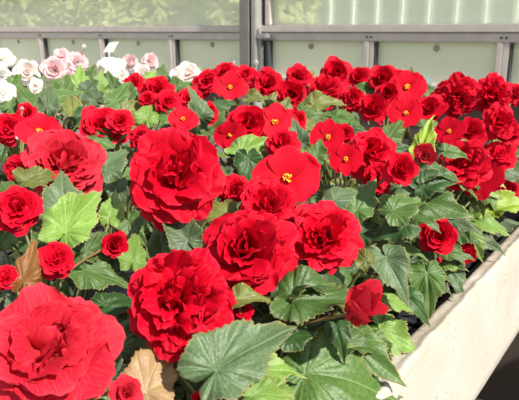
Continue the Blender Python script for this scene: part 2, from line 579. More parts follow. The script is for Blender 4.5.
for j in range(ny):
    for i in range(m_):
        f.append((j * m_ + i, (j + 1) * m_ + i, (j + 1) * m_ + (i + 1) % m_, j * m_ + (i + 1) % m_))
f.append(tuple(range(m_)))
f.append(tuple(ny * m_ + i for i in range(m_ - 1, -1, -1)))
mb = MB().add(v, f)
mb.build('kerb', KERB, bench, smooth=True)
MB().box(BX0, -0.281, BY0, BY1, 0.90, 0.965).build('bench_slab', CONC, bench)
MB().box(BX0 + 0.01, -0.282, BY0, BY1 - 0.04, 0.9652, 0.9665).build('matting', GCLOTH, bench)
MB().box(BX0, -0.281, BY1 - 0.035, BY1, 0.9655, 1.08, 0.004).build('back_kerb', KERB, bench)
for x in (-2.9, -1.7, -0.55):
    for y in (0.1, 1.5):
        MB().box(x - 0.1, x + 0.1, y - 0.15, y + 0.15, 0, 0.8995, 0.006).build('pier', CONC, bench)
# unseen low block added across the path to cast shade on it
struct(MB().box(0.42, 0.54, -1.0, WY - 0.005, 0, 1.08, 0.006).build('shade_wall', KERB))

# black trays along the kerb
def tray(y0, y1, label):
    t = thing('plant_tray', label, 'tray', (-0.45, (y0 + y1) / 2, 0.965), 'black trays along the kerb')
    x0, x1, z0, z1, k = -0.615, -0.300, 0.9675, 1.045, 0.006
    b = MB().box(x0, x1, y0, y1, z0, z0 + 0.003)
    b.box(x0, x0 + 0.003, y0, y1, z0, z1).box(x1 - 0.003, x1, y0, y1, z0, z1).box(x0, x1, y0, y0 + 0.003, z0, z1).box(x0, x1, y1 - 0.003, y1, z0, z1)
    b.build('tray_wall', POT, t)
    r = MB().box(x0 - k, x0 + k, y0 - k, y1 + k, z1, z1 + 0.004, 0.0015).box(x1 - k, x1 + k, y0 - k, y1 + k, z1, z1 + 0.004, 0.0015)
    r.box(x0 + k, x1 - k, y0 - k, y0 + k, z1, z1 + 0.004, 0.0015).box(x0 + k, x1 - k, y1 - k, y1 + k, z1, z1 + 0.004, 0.0015)
    r.build('rim', POT, t)


tray(0.03, 0.42, 'black plastic tray nearest the camera beside the concrete kerb, under big green leaves')
tray(0.445, 0.835, 'black plastic tray beside the kerb, showing under the half-open drooping red bloom')
tray(0.86, 1.25, 'black plastic tray beside the kerb, showing under the small red rose-shaped bloom')
tray(1.275, 1.665, 'black plastic tray beside the far end of the concrete kerb')

# ---------------------------------------------------------------- flower geometry
def petal(rg, L, W, e0, de, cup, amp, freq, phi, r0=0.03, z0=0.0, nu=9, nv=9, twist=0.0, tipround=0.34):
    u = np.linspace(0, 1, nu)[:, None] * np.ones((1, nv))
    vv = np.ones((nu, 1)) * np.linspace(-1, 1, nv)[None, :]
    prof = np.sin(PI * (0.09 + 0.62 * np.power(u, 0.85)))
    x = W * 0.5 * prof * vv
    s = u * (1 - tipround * np.abs(vv) ** 2.4 * u + 0.014 * np.sin(vv * 9 + phi * 5) * u + 0.010 * np.sin(vv * 17 + phi * 9) * u)
    K = 24
    ss = np.linspace(0, 1, K + 1)
    ang = e0 - de * ss
    R = np.concatenate([[0], np.cumsum(np.cos(ang[:-1]) / K)]) * L + r0
    Z = np.concatenate([[0], np.cumsum(np.sin(ang[:-1]) / K)]) * L + z0
    r = np.interp(s, ss, R)
    z = np.interp(s, ss, Z)
    a = e0 - de * s
    ph, ph2, ph3 = rg.uniform(0, 6.28, 3)
    off = cup * W * 0.5 * prof * vv * vv
    off = off + amp * L * np.power(u, 1.6) * (0.6 * np.sin(freq * vv * PI * 0.5 + ph) + 0.45 * np.sin(freq * 1.9 * vv * PI * 0.5 + ph2) * u) * (0.35 + 0.65 * np.abs(vv))
    off = off + amp * 0.5 * L * np.sin(u * 5 + ph3) * u
    x = x + amp * 0.35 * L * np.sin(u * 7 + ph2) * u * vv
    r = r - off * np.sin(a)
    z = z + off * np.cos(a) + twist * x
    c, sn = math.cos(phi), math.sin(phi)
    P = np.stack([r * c - x * sn, r * sn + x * c, z], -1).reshape(-1, 3)
    uv = np.stack([vv * 0.5 + 0.5, u], -1).reshape(-1, 2)
    F = [(i * nv + j, i * nv + j + 1, (i + 1) * nv + j + 1, (i + 1) * nv + j) for i in range(nu - 1) for j in range(nv - 1)]
    return P, F, uv


D2R = PI / 180
LAYERS = {
    # count, length, width, start elevation, bend, cup, ruffle
    'D': [(7, 1.00, 1.02, 12, 26, 0.05, 0.055), (8, 0.95, 0.96, 27, 32, 0.06, 0.065), (8, 0.86, 0.88, 40, 38, 0.08, 0.08)],
    'C': [(8, 1.00, 0.90, 10, 26, 0.03, 0.08), (9, 0.96, 0.84, 25, 34, 0.03, 0.10), (9, 0.90, 0.76, 38, 38, 0.05, 0.12)],
    'R': [(5, 1.00, 1.20, 16, 22, 0.14, 0.035), (6, 0.90, 1.10, 36, 8, 0.20, 0.035), (6, 0.78, 0.96, 52, -6, 0.30, 0.035),
          (5, 0.64, 0.80, 66, -16, 0.40, 0.03), (4, 0.48, 0.62, 77, -22, 0.5, 0.03), (3, 0.34, 0.46, 84, -20, 0.6, 0.03)],
    'S': [(2, 1.00, 1.45, 12, 14, 0.08, 0.030), (2, 0.95, 1.00, 18, 18, 0.10, 0.03)],
    'H': [(3, 1.15, 1.10, 56, -18, 0.45, 0.04), (3, 1.05, 0.95, 66, -26, 0.5, 0.04), (3, 0.8, 0.7, 76, -20, 0.5, 0.03)],
    'B': [(3, 1.25, 1.10, 50, -75, 0.55, 0.01), (2, 1.2, 0.9, 60, -60, 0.5, 0.01)],
}


def flower_mesh(kind, seed, res):
    rg = np.random.default_rng(seed)
    V, F, U, b = [], [], [], 0
    start = rg.uniform(0, 6.28) if kind != 'S' else 0.0
    for li, (n, L, W, e0, de, cup, amp) in enumerate(LAYERS[kind]):
        for k in range(n):
            jit = 0.0 if kind in 'SB' else 1.0
            phi = start + 2 * PI * k / n + li * (0.5 * PI if kind == 'S' else 0.618 * 1.7) + jit * rg.normal(0, 0.10)
            if kind == 'B':
                phi = start + 2 * PI * k / n + li
            P, f_, uv = petal(rg, L * rg.uniform(0.86, 1.1 if jit else 1.02), W * rg.uniform(0.85, 1.12), (e0 + jit * rg.normal(0, 10)) * D2R, (de + jit * rg.normal(0, 13)) * D2R,
                              cup, amp * rg.uniform(0.7, 1.6), rg.uniform(3.2, 5.2) if kind in 'DC' else rg.uniform(2, 3.2), phi,
                              -0.035 if kind in 'DC' else 0.02 + 0.02 * (5 - li) * (kind == 'R'), 0.012 * li, res, res + 2, jit * rg.normal(0, 0.12),
                              0.34 if kind != 'H' else 0.4)
            V.append(P)
            U.append(uv)
            F += [tuple(i + b for i in q) for q in f_]
            b += len(P)
    if kind in 'DC':                              # the crowded, folded heart of a double bloom
        m = 24 if kind == 'D' else 36
        lean = rg.uniform(0, 6.28)
        for k in range(m):
            g = k * 2.39996 + rg.normal(0, 0.35)
            q = math.sqrt((k + 0.5) / m)
            L = (0.46 + 0.20 * q) * rg.uniform(0.85, 1.15)
            W = L * (rg.uniform(0.85, 1.2) if kind == 'D' else rg.uniform(0.6, 0.95))
            P, f_, uv = petal(rg, L, W, (84 - 30 * q + rg.normal(0, 10)) * D2R, (-70 + 130 * min(1, q * 1.25) + rg.normal(0, 16)) * D2R, rg.uniform(-0.1, 0.22),
                              (0.11 if kind == 'D' else 0.16) * rg.uniform(0.7, 1.4), rg.uniform(2.6, 4.8), g + rg.normal(0, 0.5), 0.0, 0.10 + 0.10 * (1 - q), res, res + 2, rg.normal(0, 0.2))
            P = P + np.array([math.cos(g), math.sin(g), 0]) * 0.24 * q + np.array([math.cos(lean), math.sin(lean), 0]) * 0.06
            V.append(P)
            U.append(uv)
            F += [tuple(i + b for i in q_) for q_ in f_]
            b += len(P)
    return np.concatenate(V), F, np.concatenate(U)


def stamen_mb(seed, rad):
    rg = random.Random(seed)
    mb = MB()
    for k in range(26):
        a = rg.uniform(0, 2 * PI)
        q = math.sqrt(rg.random()) * rad
        h = rad * (1.0 + 0.7 * (1 - (q / rad) ** 2)) * rg.uniform(0.8, 1.1)
        x, y, s = q * math.cos(a), q * math.sin(a), rad * rg.uniform(0.17, 0.25)
        mb.tube([(x * 0.5, y * 0.5, 0.0), (x, y, h)], s * 0.35, 5)
        mb.lathe([(s * 0.3, -s), (s, -s * 0.4), (s, s * 0.4), (s * 0.3, s)], (x, y, h), 6)
    return mb


# ---------------------------------------------------------------- leaf geometry
CTRL = [(-180, .08), (-172, .24), (-150, .37), (-120, .44), (-90, .50), (-60, .55), (-40, .61), (-20, .74), (-8, .93), (0, 1.08), (8, .94),
        (20, .77), (40, .66), (60, .60), (90, .55), (120, .50), (150, .42), (172, .27), (180, .08)]
VEINS = [-138, -88, -42, 0, 38, 84, 136]


def leaf_data(seed):
    rg = np.random.default_rng(100 + seed)
    th = list(np.linspace(-179, 179, 190))
    vd = [v + rg.uniform(-5, 5) if v else 0.0 for v in VEINS]
    for v_ in vd:
        th = [a for a in th if abs(a - v_) > 1.6]
        th += [v_ - 1.3, v_, v_ + 1.3]
    th = np.array(sorted(th))
    r = np.interp(th, [c[0] for c in CTRL], [c[1] for c in CTRL])
    near = np.min(np.abs(th[:, None] - np.array(vd)[None, :]), 1)
    lobe = np.exp(-(near / 11.0) ** 2)
    r = r * (0.90 + 0.13 * lobe)
    n = len(th)
    saw = np.array([(i * 0.4) % 2.0 for i in range(n)])
    r = r * (1 + 0.045 * (saw - 0.75) * np.clip(1.2 - np.abs(th) / 220, 0.4, 1) + rg.normal(0, 0.016, n))
    rings = np.array([0.0, 0.10, 0.22, 0.36, 0.50, 0.64, 0.77, 0.88, 0.955, 1.0])
    V, vein, rim = [], [], []
    ta = np.radians(th)
    p1, p2, p3 = rg.uniform(0, 6.28, 3)
    droop = rg.uniform(0.15, 0.60)
    fold = rg.uniform(0.10, 0.48)
    for ri, q in enumerate(rings):
        x = r * q * np.sin(ta)
        y = r * q * np.cos(ta)
        rr = r * q
        d = np.minimum(near, 20) / 20.0
        z = fold * np.abs(x) - droop * rr ** 2 + 0.032 * np.sin(d * PI * 0.5) * np.minimum(rr * 2.2, 1) * (1 - 0.2 * q)
        z = z + 0.09 * q ** 2 * np.sin(ta * 3 + p1) + 0.03 * q ** 3 * np.sin(ta * 7 + p2) + 0.008 * q * np.sin(ta * 19 + p3) + 0.05 * q * np.sin(rr * 9 + p2 + 2 * np.sin(ta * 2 + p3))
        V.append(np.stack([x, y, z], 1))
        vein.append((near < 0.2) * (1 - 0.55 * q) * (1.0 if ri else 1.0))
        rim.append(np.full(n, 1.0 if ri == len(rings) - 1 else (0.12 if ri == len(rings) - 2 else 0.0)))
    V = np.concatenate(V)
    k = len(V)
    T = 0.009
    V2 = np.concatenate([V, V - np.array([0, 0, T])])
    V2[k - n:k, 2] -= T * 0.4
    V2[2 * k - n:, 2] += T * 0.4
    F, fm = [], []
    for i in range(len(rings) - 1):
        for j in range(n - 1):
            a, b, c, d_ = i * n + j, i * n + j + 1, (i + 1) * n + j + 1, (i + 1) * n + j
            if i == 0:
                F += [(0, d_, c), (k, k + c, k + d_)]
            else:
                F += [(a, d_, c, b), (k + a, k + b, k + c, k + d_)]
            fm += [0, 1]
    o = (len(rings) - 1) * n
    for j in range(n - 1):
        F.append((o + j, k + o + j, k + o + j + 1, o + j + 1))
        fm.append(0)
    for e in (0, n - 1):
        for i in range(len(rings) - 1):
            a, b = i * n + e, (i + 1) * n + e
            F.append((a, b, k + b, k + a) if e == 0 else (a, k + a, k + b, b))
            fm.append(0)
    vein = np.concatenate(vein + vein)
    rim = np.concatenate(rim + rim)
    return V2, F, fm, vein, rim


LD = [leaf_data(s_) for s_ in range(10)]
LCACHE = {}


def leaf_proto(shape, mat):
    if (shape, mat) not in LCACHE:
        V, F, fm, vein, rim = LD[shape]
        me = bpy.data.meshes.new('leaf_%s' % mat)
        me.from_pydata(V.tolist(), [], F)
        me.materials.append(LM[mat])
        me.materials.append(LM['pink'] if mat == 'pink' else (LM['brown'] if mat == 'brown' else UNDER))
        me.polygons.foreach_set('use_smooth', [True] * len(F))
        me.polygons.foreach_set('material_index', fm)
        for nm, arr in (('vein', vein), ('rim', rim)):
            at = me.attributes.new(nm, 'FLOAT', 'POINT')
            at.data.foreach_set('value', arr.astype(np.float32))
        me.update()
        LCACHE[(shape, mat)] = me
    return LCACHE[(shape, mat)]


# ---------------------------------------------------------------- the plants
def ray(px, py):
    return FWD + RIGHT * ((px - 259.5) / FOC) - UP * ((py - 200) / FOC)


HP = [(45, .12), (60, .125), (75, .13), (95, .15), (130, .17), (175, .175), (245, .235), (300, .26), (345, .28), (400, .30)]


def drop(y):                                    # how far below the lens the crowns stand, near plants lower than far ones
    return float(np.interp(y, [a for a, b in HP], [b for a, b in HP]))


def place(px, py, dh=0.0, xlim=KX - 0.02, depth=None):
    d = ray(px, py)
    k = depth or (drop(py) + dh) / max(0.02, -d.z)
    if depth is None:
        if d.x * k > xlim:
            k = xlim / d.x
        if d.y * k > 1.85:
            k = 1.85 / d.y
    return EYE + d * k, k, d.normalized()


# each plant: label, flowers (px, py, width px, kind, material, tilt right, tilt up, depth)
R_, O_ = RED, ROSE
PLANTS = [
    ('white begonia plant at the left edge of the bench, small white blooms stacked up', None, [
        (3, 57, 22, 'D', WHITE, 0, .4, 2.0), (3, 73, 18, 'D', WHITE, .2, .5, 1.95), (27, 71, 26, 'R', BLUSH, .1, .2, 1.95)]),
    ('white begonia plant with one full white bloom at the left picture edge, above red flowers', None, [
        (3, 92, 27, 'D', WHITE, 0, .2, 1.5), (36, 86, 15, 'R', BLUSH, .3, 0, 1.6), (15, 91, 10, 'B', WHITE, .3, .3, 1.52)]),
    ('pink begonia plant, cluster of pink blooms under a tall closed pink bud', None, [
        (54, 69, 26, 'R', PINK, -.2, .2, 2.15), (62, 55, 17, 'R', PINK, 0, .4, 2.25), (76, 62, 24, 'D', PINK, .2, .3, 2.25), (68, 77, 17, 'D', PINK, 0, .1, 2.1),
        (84, 46, 11, 'B', BLUSH, 0, 1.4, 2.25), (44, 68, 8, 'B', PINK, -.5, 1, 2.2)]),
    ('white begonia plant with broad white blooms beside a white plastic tag', None, [
        (110, 65, 31, 'R', WHITE, 0, 1.1, 2.25), (121, 76, 20, 'D', WHITE, .2, .2, 2.15), (130, 61, 17, 'R', PINK, .3, .3, 2.3), (99, 68, 14, 'R', WHITE, -.4, .3, 2.2)]),
    ('pale pink begonia plant between white and red blooms, pink blooms on long stalks', None, [
        (151, 60, 17, 'R', PINK, .2, .3, 2.2), (142, 73, 18, 'R', BLUSH, -.1, .2, 2.1), (134, 57, 10, 'B', PINK, 0, .8, 2.25)]),
    ('blush white begonia plant with a flat pale bloom, left of red cluster by post', None, [
        (187, 71, 26, 'R', BLUSH, 0, .7, 1.95), (176, 74, 16, 'R', BLUSH, -.5, .4, 1.93)]),
    ('begonia plant with two small cream buds peeping over red blooms at the steel post', None, [
        (256, 62, 12, 'B', WHITE, .2, .9, 2.1), (233, 62, 11, 'B', BLUSH, -.2, .9, 2.1)]),
    # red ones, far to near
    ('red begonia plant before the steel post, open yellow-centred bloom among double ones', None, [
        (206, 81, 28, 'D', R_, -.2, .4, None), (226, 71, 26, 'D', R_, 0, .7, 1.85), (230, 87, 38, 'S', R_, 0, .35, 1.6), (246, 75, 24, 'D', R_, .1, .5, 1.75), (267, 83, 34, 'D', R_, .2, .3, 1.67)]),
    ('red begonia plant right of the steel post, one dark drooping bloom below a flat one', None, [
        (299, 74, 30, 'D', R_, 0, .7, 1.8), (292, 94, 28, 'R', R_, 0, -.1, 1.5)]),
    ('red begonia plant in the back row with a round upright bloom before the lower window', None, [
        (336, 72, 32, 'R', R_, 0, .3, None), (359, 76, 22, 'R', R_, .1, .4, None), (340, 63, 8, 'B', R_, 0, 1.2, 2.0)]),
    ('red begonia plant with frilly flat-topped blooms behind a big olive leaf', None, [
        (326, 88, 38, 'D', R_, 0, .7, None), (353, 98, 28, 'C', R_, .1, .4, None)]),
    ('red begonia plant left of the small triangular tag, single bloom showing its yellow centre', None, [
        (383, 79, 30, 'R', R_, 0, .4, None), (388, 92, 24, 'R', R_, 0, .3, 1.5), (407, 87, 40, 'S', R_, .1, .2, 1.55), (400, 75, 18, 'D', R_, .3, .6, 1.75)]),
    ('red begonia plant with one smooth round domed bloom over dark shade, in mid bench', None, [
        (374, 106, 34, 'R', R_, 0, .6, None), (380, 124, 14, 'B', R_, .2, -.6, 1.25)]),
    ('red begonia plant with two twin full red blooms side by side before the window', None, [
        (456, 97, 44, 'C', R_, -.1, -.1, None), (492, 97, 44, 'C', R_, .1, -.1, None)]),
    ('red begonia plant cut by the right picture edge behind the twin full blooms', None, [
        (516, 93, 26, 'D', R_, .3, .4, None), (500, 121, 38, 'D', R_, .2, .1, None)]),
    ('red begonia plant left of the twin full blooms, yellow-centred single beside rose-shaped bloom', None, [
        (406, 113, 36, 'S', R_, -.1, .3, None), (429, 108, 34, 'R', R_, .1, .5, None)]),
    ('red begonia plant just below twin full blooms, yellow-centred single beside smooth bloom', None, [
        (449, 131, 34, 'S', R_, -.3, .2, None), (471, 130, 34, 'R', R_, .1, .4, None)]),
    ('red begonia plant at the right picture edge with blooms seen from the side', None, [
        (510, 131, 30, 'D', R_, .2, .7, None), (497, 153, 40, 'D', R_, -.2, 1.2, None)]),
    ('red begonia plant near the kerb with a large yellow-centred bloom turned downward', None, [
        (464, 162, 56, 'D', R_, -.2, .5, None), (480, 179, 50, 'S', R_, -.3, .1, None), (505, 190, 30, 'D', R_, .3, .1, None), (426, 156, 24, 'R', O_, 0, -.2, None)]),
    ('red begonia plant in mid bench, frilly dome above a dark-centred single bloom', None, [
        (328, 137, 40, 'S', R_, -.2, .3, None), (346, 159, 36, 'S', R_, -.2, .1, None), (371, 149, 54, 'D', R_, .1, .5, None), (378, 178, 34, 'D', R_, .1, 0, .88), (402, 168, 34, 'R', R_, .3, .1, None), (345, 132, 24, 'R', R_, .2, .5, None)]),
    ('red begonia plant with the widest open single bloom, yellow centre, in mid bench', None, [
        (287, 178, 74, 'S', R_, 0, .25, .76), (283, 142, 36, 'D', R_, .1, .4, None), (306, 166, 34, 'D', R_, .3, .3, .84)]),
    ('red begonia plant in mid bench, pleated round bloom over a dark single one', None, [
        (275, 122, 48, 'S', R_, .1, .35, None), (247, 123, 42, 'R', R_, -.1, .4, None), (230, 135, 34, 'S', R_, -.2, -.1, 1.1), (296, 120, 26, 'D', R_, .3, .3, 1.2)]),
    ('red begonia plant with loose frilly blooms in front of the pale pink ones', None, [
        (158, 89, 34, 'D', R_, -.1, .5, None), (134, 83, 20, 'D', R_, -.1, .1, 1.7), (168, 101, 28, 'D', R_, .1, .4, None), (148, 99, 20, 'D', R_, 0, .3, None)]),
    ('red begonia plant with a closed bell-shaped bloom beside an upright pointed leaf', None, [
        (190, 98, 30, 'D', R_, 0, .5, None), (183, 119, 34, 'S', R_, 0, .5, None), (209, 112, 22, 'D', R_, .3, .2, None)]),
    ('red begonia plant with wide frilly blooms behind the large dark green leaf at left', None, [
        (104, 124, 48, 'D', R_, 0, .6, None), (120, 120, 30, 'D', R_, .2, .4, 1.1), (142, 138, 28, 'C', R_, .1, .2, None), (102, 106, 9, 'B', PINK, 0, 1, 1.2), (122, 113, 10, 'B', PINK, .2, 1, 1.15)]),
    ('red begonia plant with one very large round ruffled bloom, left of centre', None, [
        (174, 175, 106, 'D', R_, -.1, .25, None), (235, 190, 34, 'D', R_, .3, 0, .84)]),
    ('red begonia plant with a large rosy ruffled bloom under an open single with yellow centre', None, [
        (39, 131, 46, 'S', R_, -.1, .3, 1.0), (66, 159, 82, 'D', O_, .1, .45, None), (20, 170, 36, 'D', R_, -.4, 0, .9)]),
    ('red begonia plant at the left picture edge behind the yellow-centred single bloom', None, [
        (8, 127, 38, 'D', R_, -.1, .4, None), (27, 113, 24, 'D', R_, .1, .4, None), (22, 108, 8, 'B', WHITE, 0, 1, 1.2), (17, 138, 9, 'B', WHITE, 0, 0, 1.05)]),
    ('red begonia plant at left edge behind rosy foreground bloom, around a bright green leaf', None, [
        (16, 207, 50, 'D', R_, -.1, .4, None), (57, 259, 42, 'D', R_, .1, .3, None), (5, 276, 30, 'D', R_, -.2, .4, None), (115, 245, 26, 'R', R_, .1, 0, .74)]),
    ('begonia plant with the largest rosy-red bloom, lower left foreground', None, [
        (48, 346, 148, 'D', O_, -.05, .35, .50), (128, 392, 40, 'R', O_, .5, .2, .52)]),
    ('red begonia plant with a crinkled carnation-like bloom in the front, beside a large grey-green leaf', None, [
        (180, 299, 124, 'C', R_, 0, .2, None), (242, 309, 30, 'R', R_, .3, .2, .66), (200, 398, 12, 'R', R_, .2, .4, .58), (66, 398, 20, 'R', R_, 0, .4, .6)]),
    ('red begonia plant at picture centre with a large folded double bloom below another', None, [
        (249, 249, 104, 'D', R_, -.05, .25, None), (266, 203, 62, 'D', R_, 0, .4, .74)]),
    ('red begonia plant right of picture centre, one loose bloom turned to the right', None, [
        (325, 234, 82, 'D', R_, .15, .3, .72)]),
    ('red begonia plant by the kerb with a small rose-shaped bloom above a pink bud', None, [
        (439, 235, 42, 'R', R_, .1, .1, None), (440, 261, 18, 'B', O_, 0, -.5, 1.0), (463, 254, 30, 'D', R_, .2, -.6, 1.1), (411, 231, 24, 'B', R_, -.2, .2, .95)]),
    ('begonia plant in the front by the kerb, half-open drooping red bloom among big leaves', None, [
        (367, 304, 90, 'H', ROSE, 1.0, .5, .62)]),
]
# hand-read leaves: px, py, length px, tip angle, colour, facing (right, up), extra drop, plant index (None = nearest)
LEAVES = [
    (240, 354, 132, 35, 'grey', (0, .25), .01), (334, 375, 146, -4, 'green', (.1, .45), -.05), (346, 392, 84, -4, 'green', (.1, .9), -.01), (356, 381, 84, -2, 'green', (.15, .9), -.005), (14, 84, 26, 60, 'green', (0, .4), .01), (38, 82, 24, 110, 'grey', (0, .3), .01), (66, 86, 28, 80, 'green', (0, .4), .01), (92, 74, 22, 70, 'green', (0, .3), .01), (112, 82, 26, 110, 'green', (0, .4), .01), (146, 86, 22, 100, 'green', (0, .4), .01), (90, 86, 26, 50, 'grey', (0, .5), .01), (374, 352, 60, -50, 'green', (.2, .5), .06), (122, 258, 44, 30, 'green', (0, .6), .05), (16, 232, 46, 20, 'green', (0, .6), .05), (117, 302, 56, 20, 'dark', (0, .6), .06), (136, 338, 60, 10, 'dark', (0, .6), .06), (360, 349, 92, -35, 'green', (.1, .5), .05),
    (316, 298, 112, 6, 'green', (0, 1.1), .03), (306, 281, 92, 12, 'dark', (0, 1.1), .03), (152, 374, 84, 70, 'pink', (0, .2), .03), (128, 356, 56, -30, 'grey', (0, .6), .05),
    (27, 270, 56, 75, 'brown', (0, -.1), .0), (76, 217, 84, 55, 'bright', (0, .35), .0), (64, 201, 64, 95, 'grey', (0, .25), .02), (99, 249, 60, 15, 'green', (0, .6), .03),
    (98, 274, 62, -15, 'green', (0, .6), .04), (112, 209, 40, 80, 'bright', (0, .3), .02), (181, 229, 62, 120, 'grey', (0, .15), .02), (160, 246, 48, 100, 'green', (0, .4), .04),
    (215, 212, 48, 175, 'olive', (0, 1.0), .02), (134, 252, 46, 80, 'bright', (.3, .4), .03), (112, 162, 48, 50, 'grey', (0, .4), .03), (106, 139, 40, 20, 'green', (0, .6), .02),
    (88, 113, 32, 30, 'dark', (0, .3), .0), (48, 99, 36, 80, 'grey', (0, .3), .0), (80, 82, 34, 90, 'bright', (0, .1), .01), (101, 84, 28, 85, 'bright', (.2, .1), .01),
    (64, 96, 40, 20, 'green', (0, .8), .01), (30, 100, 34, 120, 'green', (0, .5), .01), (118, 96, 36, 60, 'green', (0, .6), .01), (40, 86, 26, 70, 'grey', (0, .4), .01),
    (90, 96, 32, 140, 'grey', (0, .6), .02), (72, 104, 30, 100, 'olive', (0, .6), .02), (56, 84, 26, 60, 'green', (0, .5), .02), (14, 104, 30, 40, 'green', (0, .5), .02),
    (167, 114, 32, 150, 'green', (0, .4), .02), (198, 108, 40, 97, 'grey', (.5, .0), -.01), (150, 114, 32, 60, 'bright', (0, .5), .02), (134, 110, 30, 30, 'olive', (0, .6), .02),
    (198, 132, 34, 20, 'green', (0, .7), .03), (249, 148, 50, 30, 'bright', (0, .6), .01), (250, 390, 62, 15, 'pink', (0, 1.1), .05), (250, 168, 46, -80, 'dark', (0, .2), .03), (207, 154, 40, 10, 'green', (0, .8), .03),
    (322, 103, 44, 10, 'olive', (0, .7), .0), (344, 118, 48, 0, 'green', (0, .9), .01), (305, 124, 34, 30, 'olive', (0, .8), .02), (298, 136, 36, 100, 'grey', (.2, .2), .01),
    (318, 152, 30, 80, 'green', (0, .4), .02), (276, 101, 30, 30, 'olive', (0, .5), .02), (284, 108, 26, 70, 'olive', (0, .4), .02), (365, 89, 30, 20, 'green', (0, .5), .02),
    (424, 90, 24, 20, 'green', (0, .5), .01), (411, 76, 20, 90, 'olive', (0, .3), .0), (394, 130, 34, 60, 'green', (0, .6), .02), (424, 141, 46, 78, 'yellow', (-.2, .0), .0),
    (430, 172, 52, 0, 'dark', (0, .8), .02), (452, 152, 30, 0, 'green', (0, .8), .02), (470, 148, 32, 0, 'green', (0, .8), .02), (431, 126, 30, 10, 'green', (0, .8), .02),
    (505, 172, 40, 0, 'grey', (0, .9), .02), (504, 206, 56, 15, 'yellow', (0, .8), .04), (340, 196, 40, 38, 'grey', (0, .5), .01), (362, 201, 52, 60, 'green', (0, .5), .03),
    (402, 206, 50, 30, 'green', (0, .6), .03), (434, 204, 66, -12, 'green', (0, .8), .02), (432, 184, 48, 20, 'dark', (0, .6), .02), (396, 228, 48, 200, 'dark', (0, .5), .04),
    (392, 268, 60, -60, 'grey', (.1, .5), .05), (428, 284, 54, -85, 'green', (.1, .4), .05), (452, 274, 42, -60, 'grey', (.2, .5), .06), (462, 224, 38, -20, 'grey', (0, .8), .04),
    (480, 239, 42, -15, 'grey', (0, .8), .06), (455, 253, 36, 0, 'green', (.1, .8), .05), (392, 302, 38, 0, 'bright', (.1, .6), .05), (392, 336, 60, -28, 'bright', (.2, .6), .05),
    (502, 224, 40, 10, 'grey', (0, .8), .06), (362, 256, 32, 130, 'olive', (0, .4), .02), (262, 394, 56, 12, 'bright', (0, .6), .02), (248, 298, 50, 10, 'olive', (0, 1.0), .02),
    (36, 178, 44, 15, 'olive', (0, .8), .01), (12, 188, 36, 60, 'green', (0, .6), .03), (8, 236, 40, 40, 'green', (0, .5), .03), (34, 240, 36, 10, 'dark', (0, .6), .03),
    (205, 386, 46, 70, 'dark', (0, .5), .05), (300, 330, 60, 30, 'dark', (0, .6), .05), (372, 392, 66, -8, 'green', (0, .9), -.03), (272, 324, 40, 10, 'dark', (0, .9), .05),
    (412, 300, 40, -40, 'dark', (0, .7), .07), (370, 232, 44, 10, 'dark', (0, .7), .05), (350, 262, 50, 0, 'dark', (0, .9), .05), (410, 186, 40, 10, 'grey', (0, .8), .03),
    (420, 215, 40, -30, 'green', (0, .8), .04), (486, 222, 40, 0, 'bright', (0, .9), .05), (515, 152, 30, 0, 'green', (0, .8), .03), (396, 148, 30, 20, 'dark', (0, .8), .03),
    (312, 112, 34, 5, 'green', (0, 1.0), .01), (330, 128, 30, 0, 'dark', (0, .9), .02), (358, 130, 30, 0, 'dark', (0, .9), .02), (215, 120, 34, 60, 'green', (0, .6), .02),
    (222, 104, 30, 20, 'dark', (0, .8), .02), (256, 98, 30, 0, 'olive', (0, .8), .02), (170, 130, 30, 0, 'green', (0, .9), .02), (160, 140, 30, 0, 'olive', (0, .9), .02),
    (128, 130, 30, 20, 'green', (0, .8), .02), (190, 86, 26, 60, 'green', (0, .6), .01), (176, 84, 24, 100, 'green', (0, .5), .01), (162, 74, 22, 80, 'green', (0, .5), .01),
    (128, 92, 26, 80, 'green', (0, .5), .01), (150, 78, 22, 60, 'bright', (0, .5), .01), (196, 74, 20, 60, 'bright', (0, .4), .01), (310, 78, 20, 70, 'olive', (0, .5), .01),
]

rng = random.Random(5)
built = []
for label, base, fl in PLANTS:
    info = []
    for (px, py, wpx, kind, mat, tr_, tu, dep) in fl:
        p, k, v_ = place(px, py, depth=dep)
        info.append((p, k, v_, wpx * k / FOC * 0.5, kind, mat, tr_, tu))
    # the plant's foot: under its blooms, those nearest the ground counting most
    c = sum((q[0] for q in info), Vector()) / len(info)
    built.append({'label': label, 'fl': info, 'x': c.x, 'y': c.y})
for q in built:
    q['x'] = min(q['x'] - 0.02, KX - 0.08)
    q['y'] = min(q['y'], BY1 - 0.10)
for it in range(200):                            # pots keep clear of one another and of the kerb
    for i, a in enumerate(built):
        for b in built[:i]:
            dx, dy = a['x'] - b['x'], a['y'] - b['y']
            d = math.hypot(dx, dy) or 1e-3
            if d < 0.118:
                s_ = (0.118 - d) / 2 / d
                a['x'] += dx * s_; a['y'] += dy * s_
                b['x'] -= dx * s_; b['y'] -= dy * s_
    for q in built:
        q['x'] = min(q['x'], KX - 0.085)
        q['y'] = min(max(q['y'], BY0 + 0.08), BY1 - 0.10)

PZ = 0.970                                        # pots stand on the bench (or in a tray)
RIMZ = PZ + 0.088


def bez(a, b, c, n=9):
    return [a * (1 - t) ** 2 + b * 2 * t * (1 - t) + c * t * t for t in [i / n for i in range(n + 1)]]


def frame(n, t):
    """matrix with Z along n and Y along t"""
    z = n.normalized()
    y = (t - z * t.dot(z)).normalized()
    x = y.cross(z)
    return Matrix((x, y, z)).transposed().to_4x4()


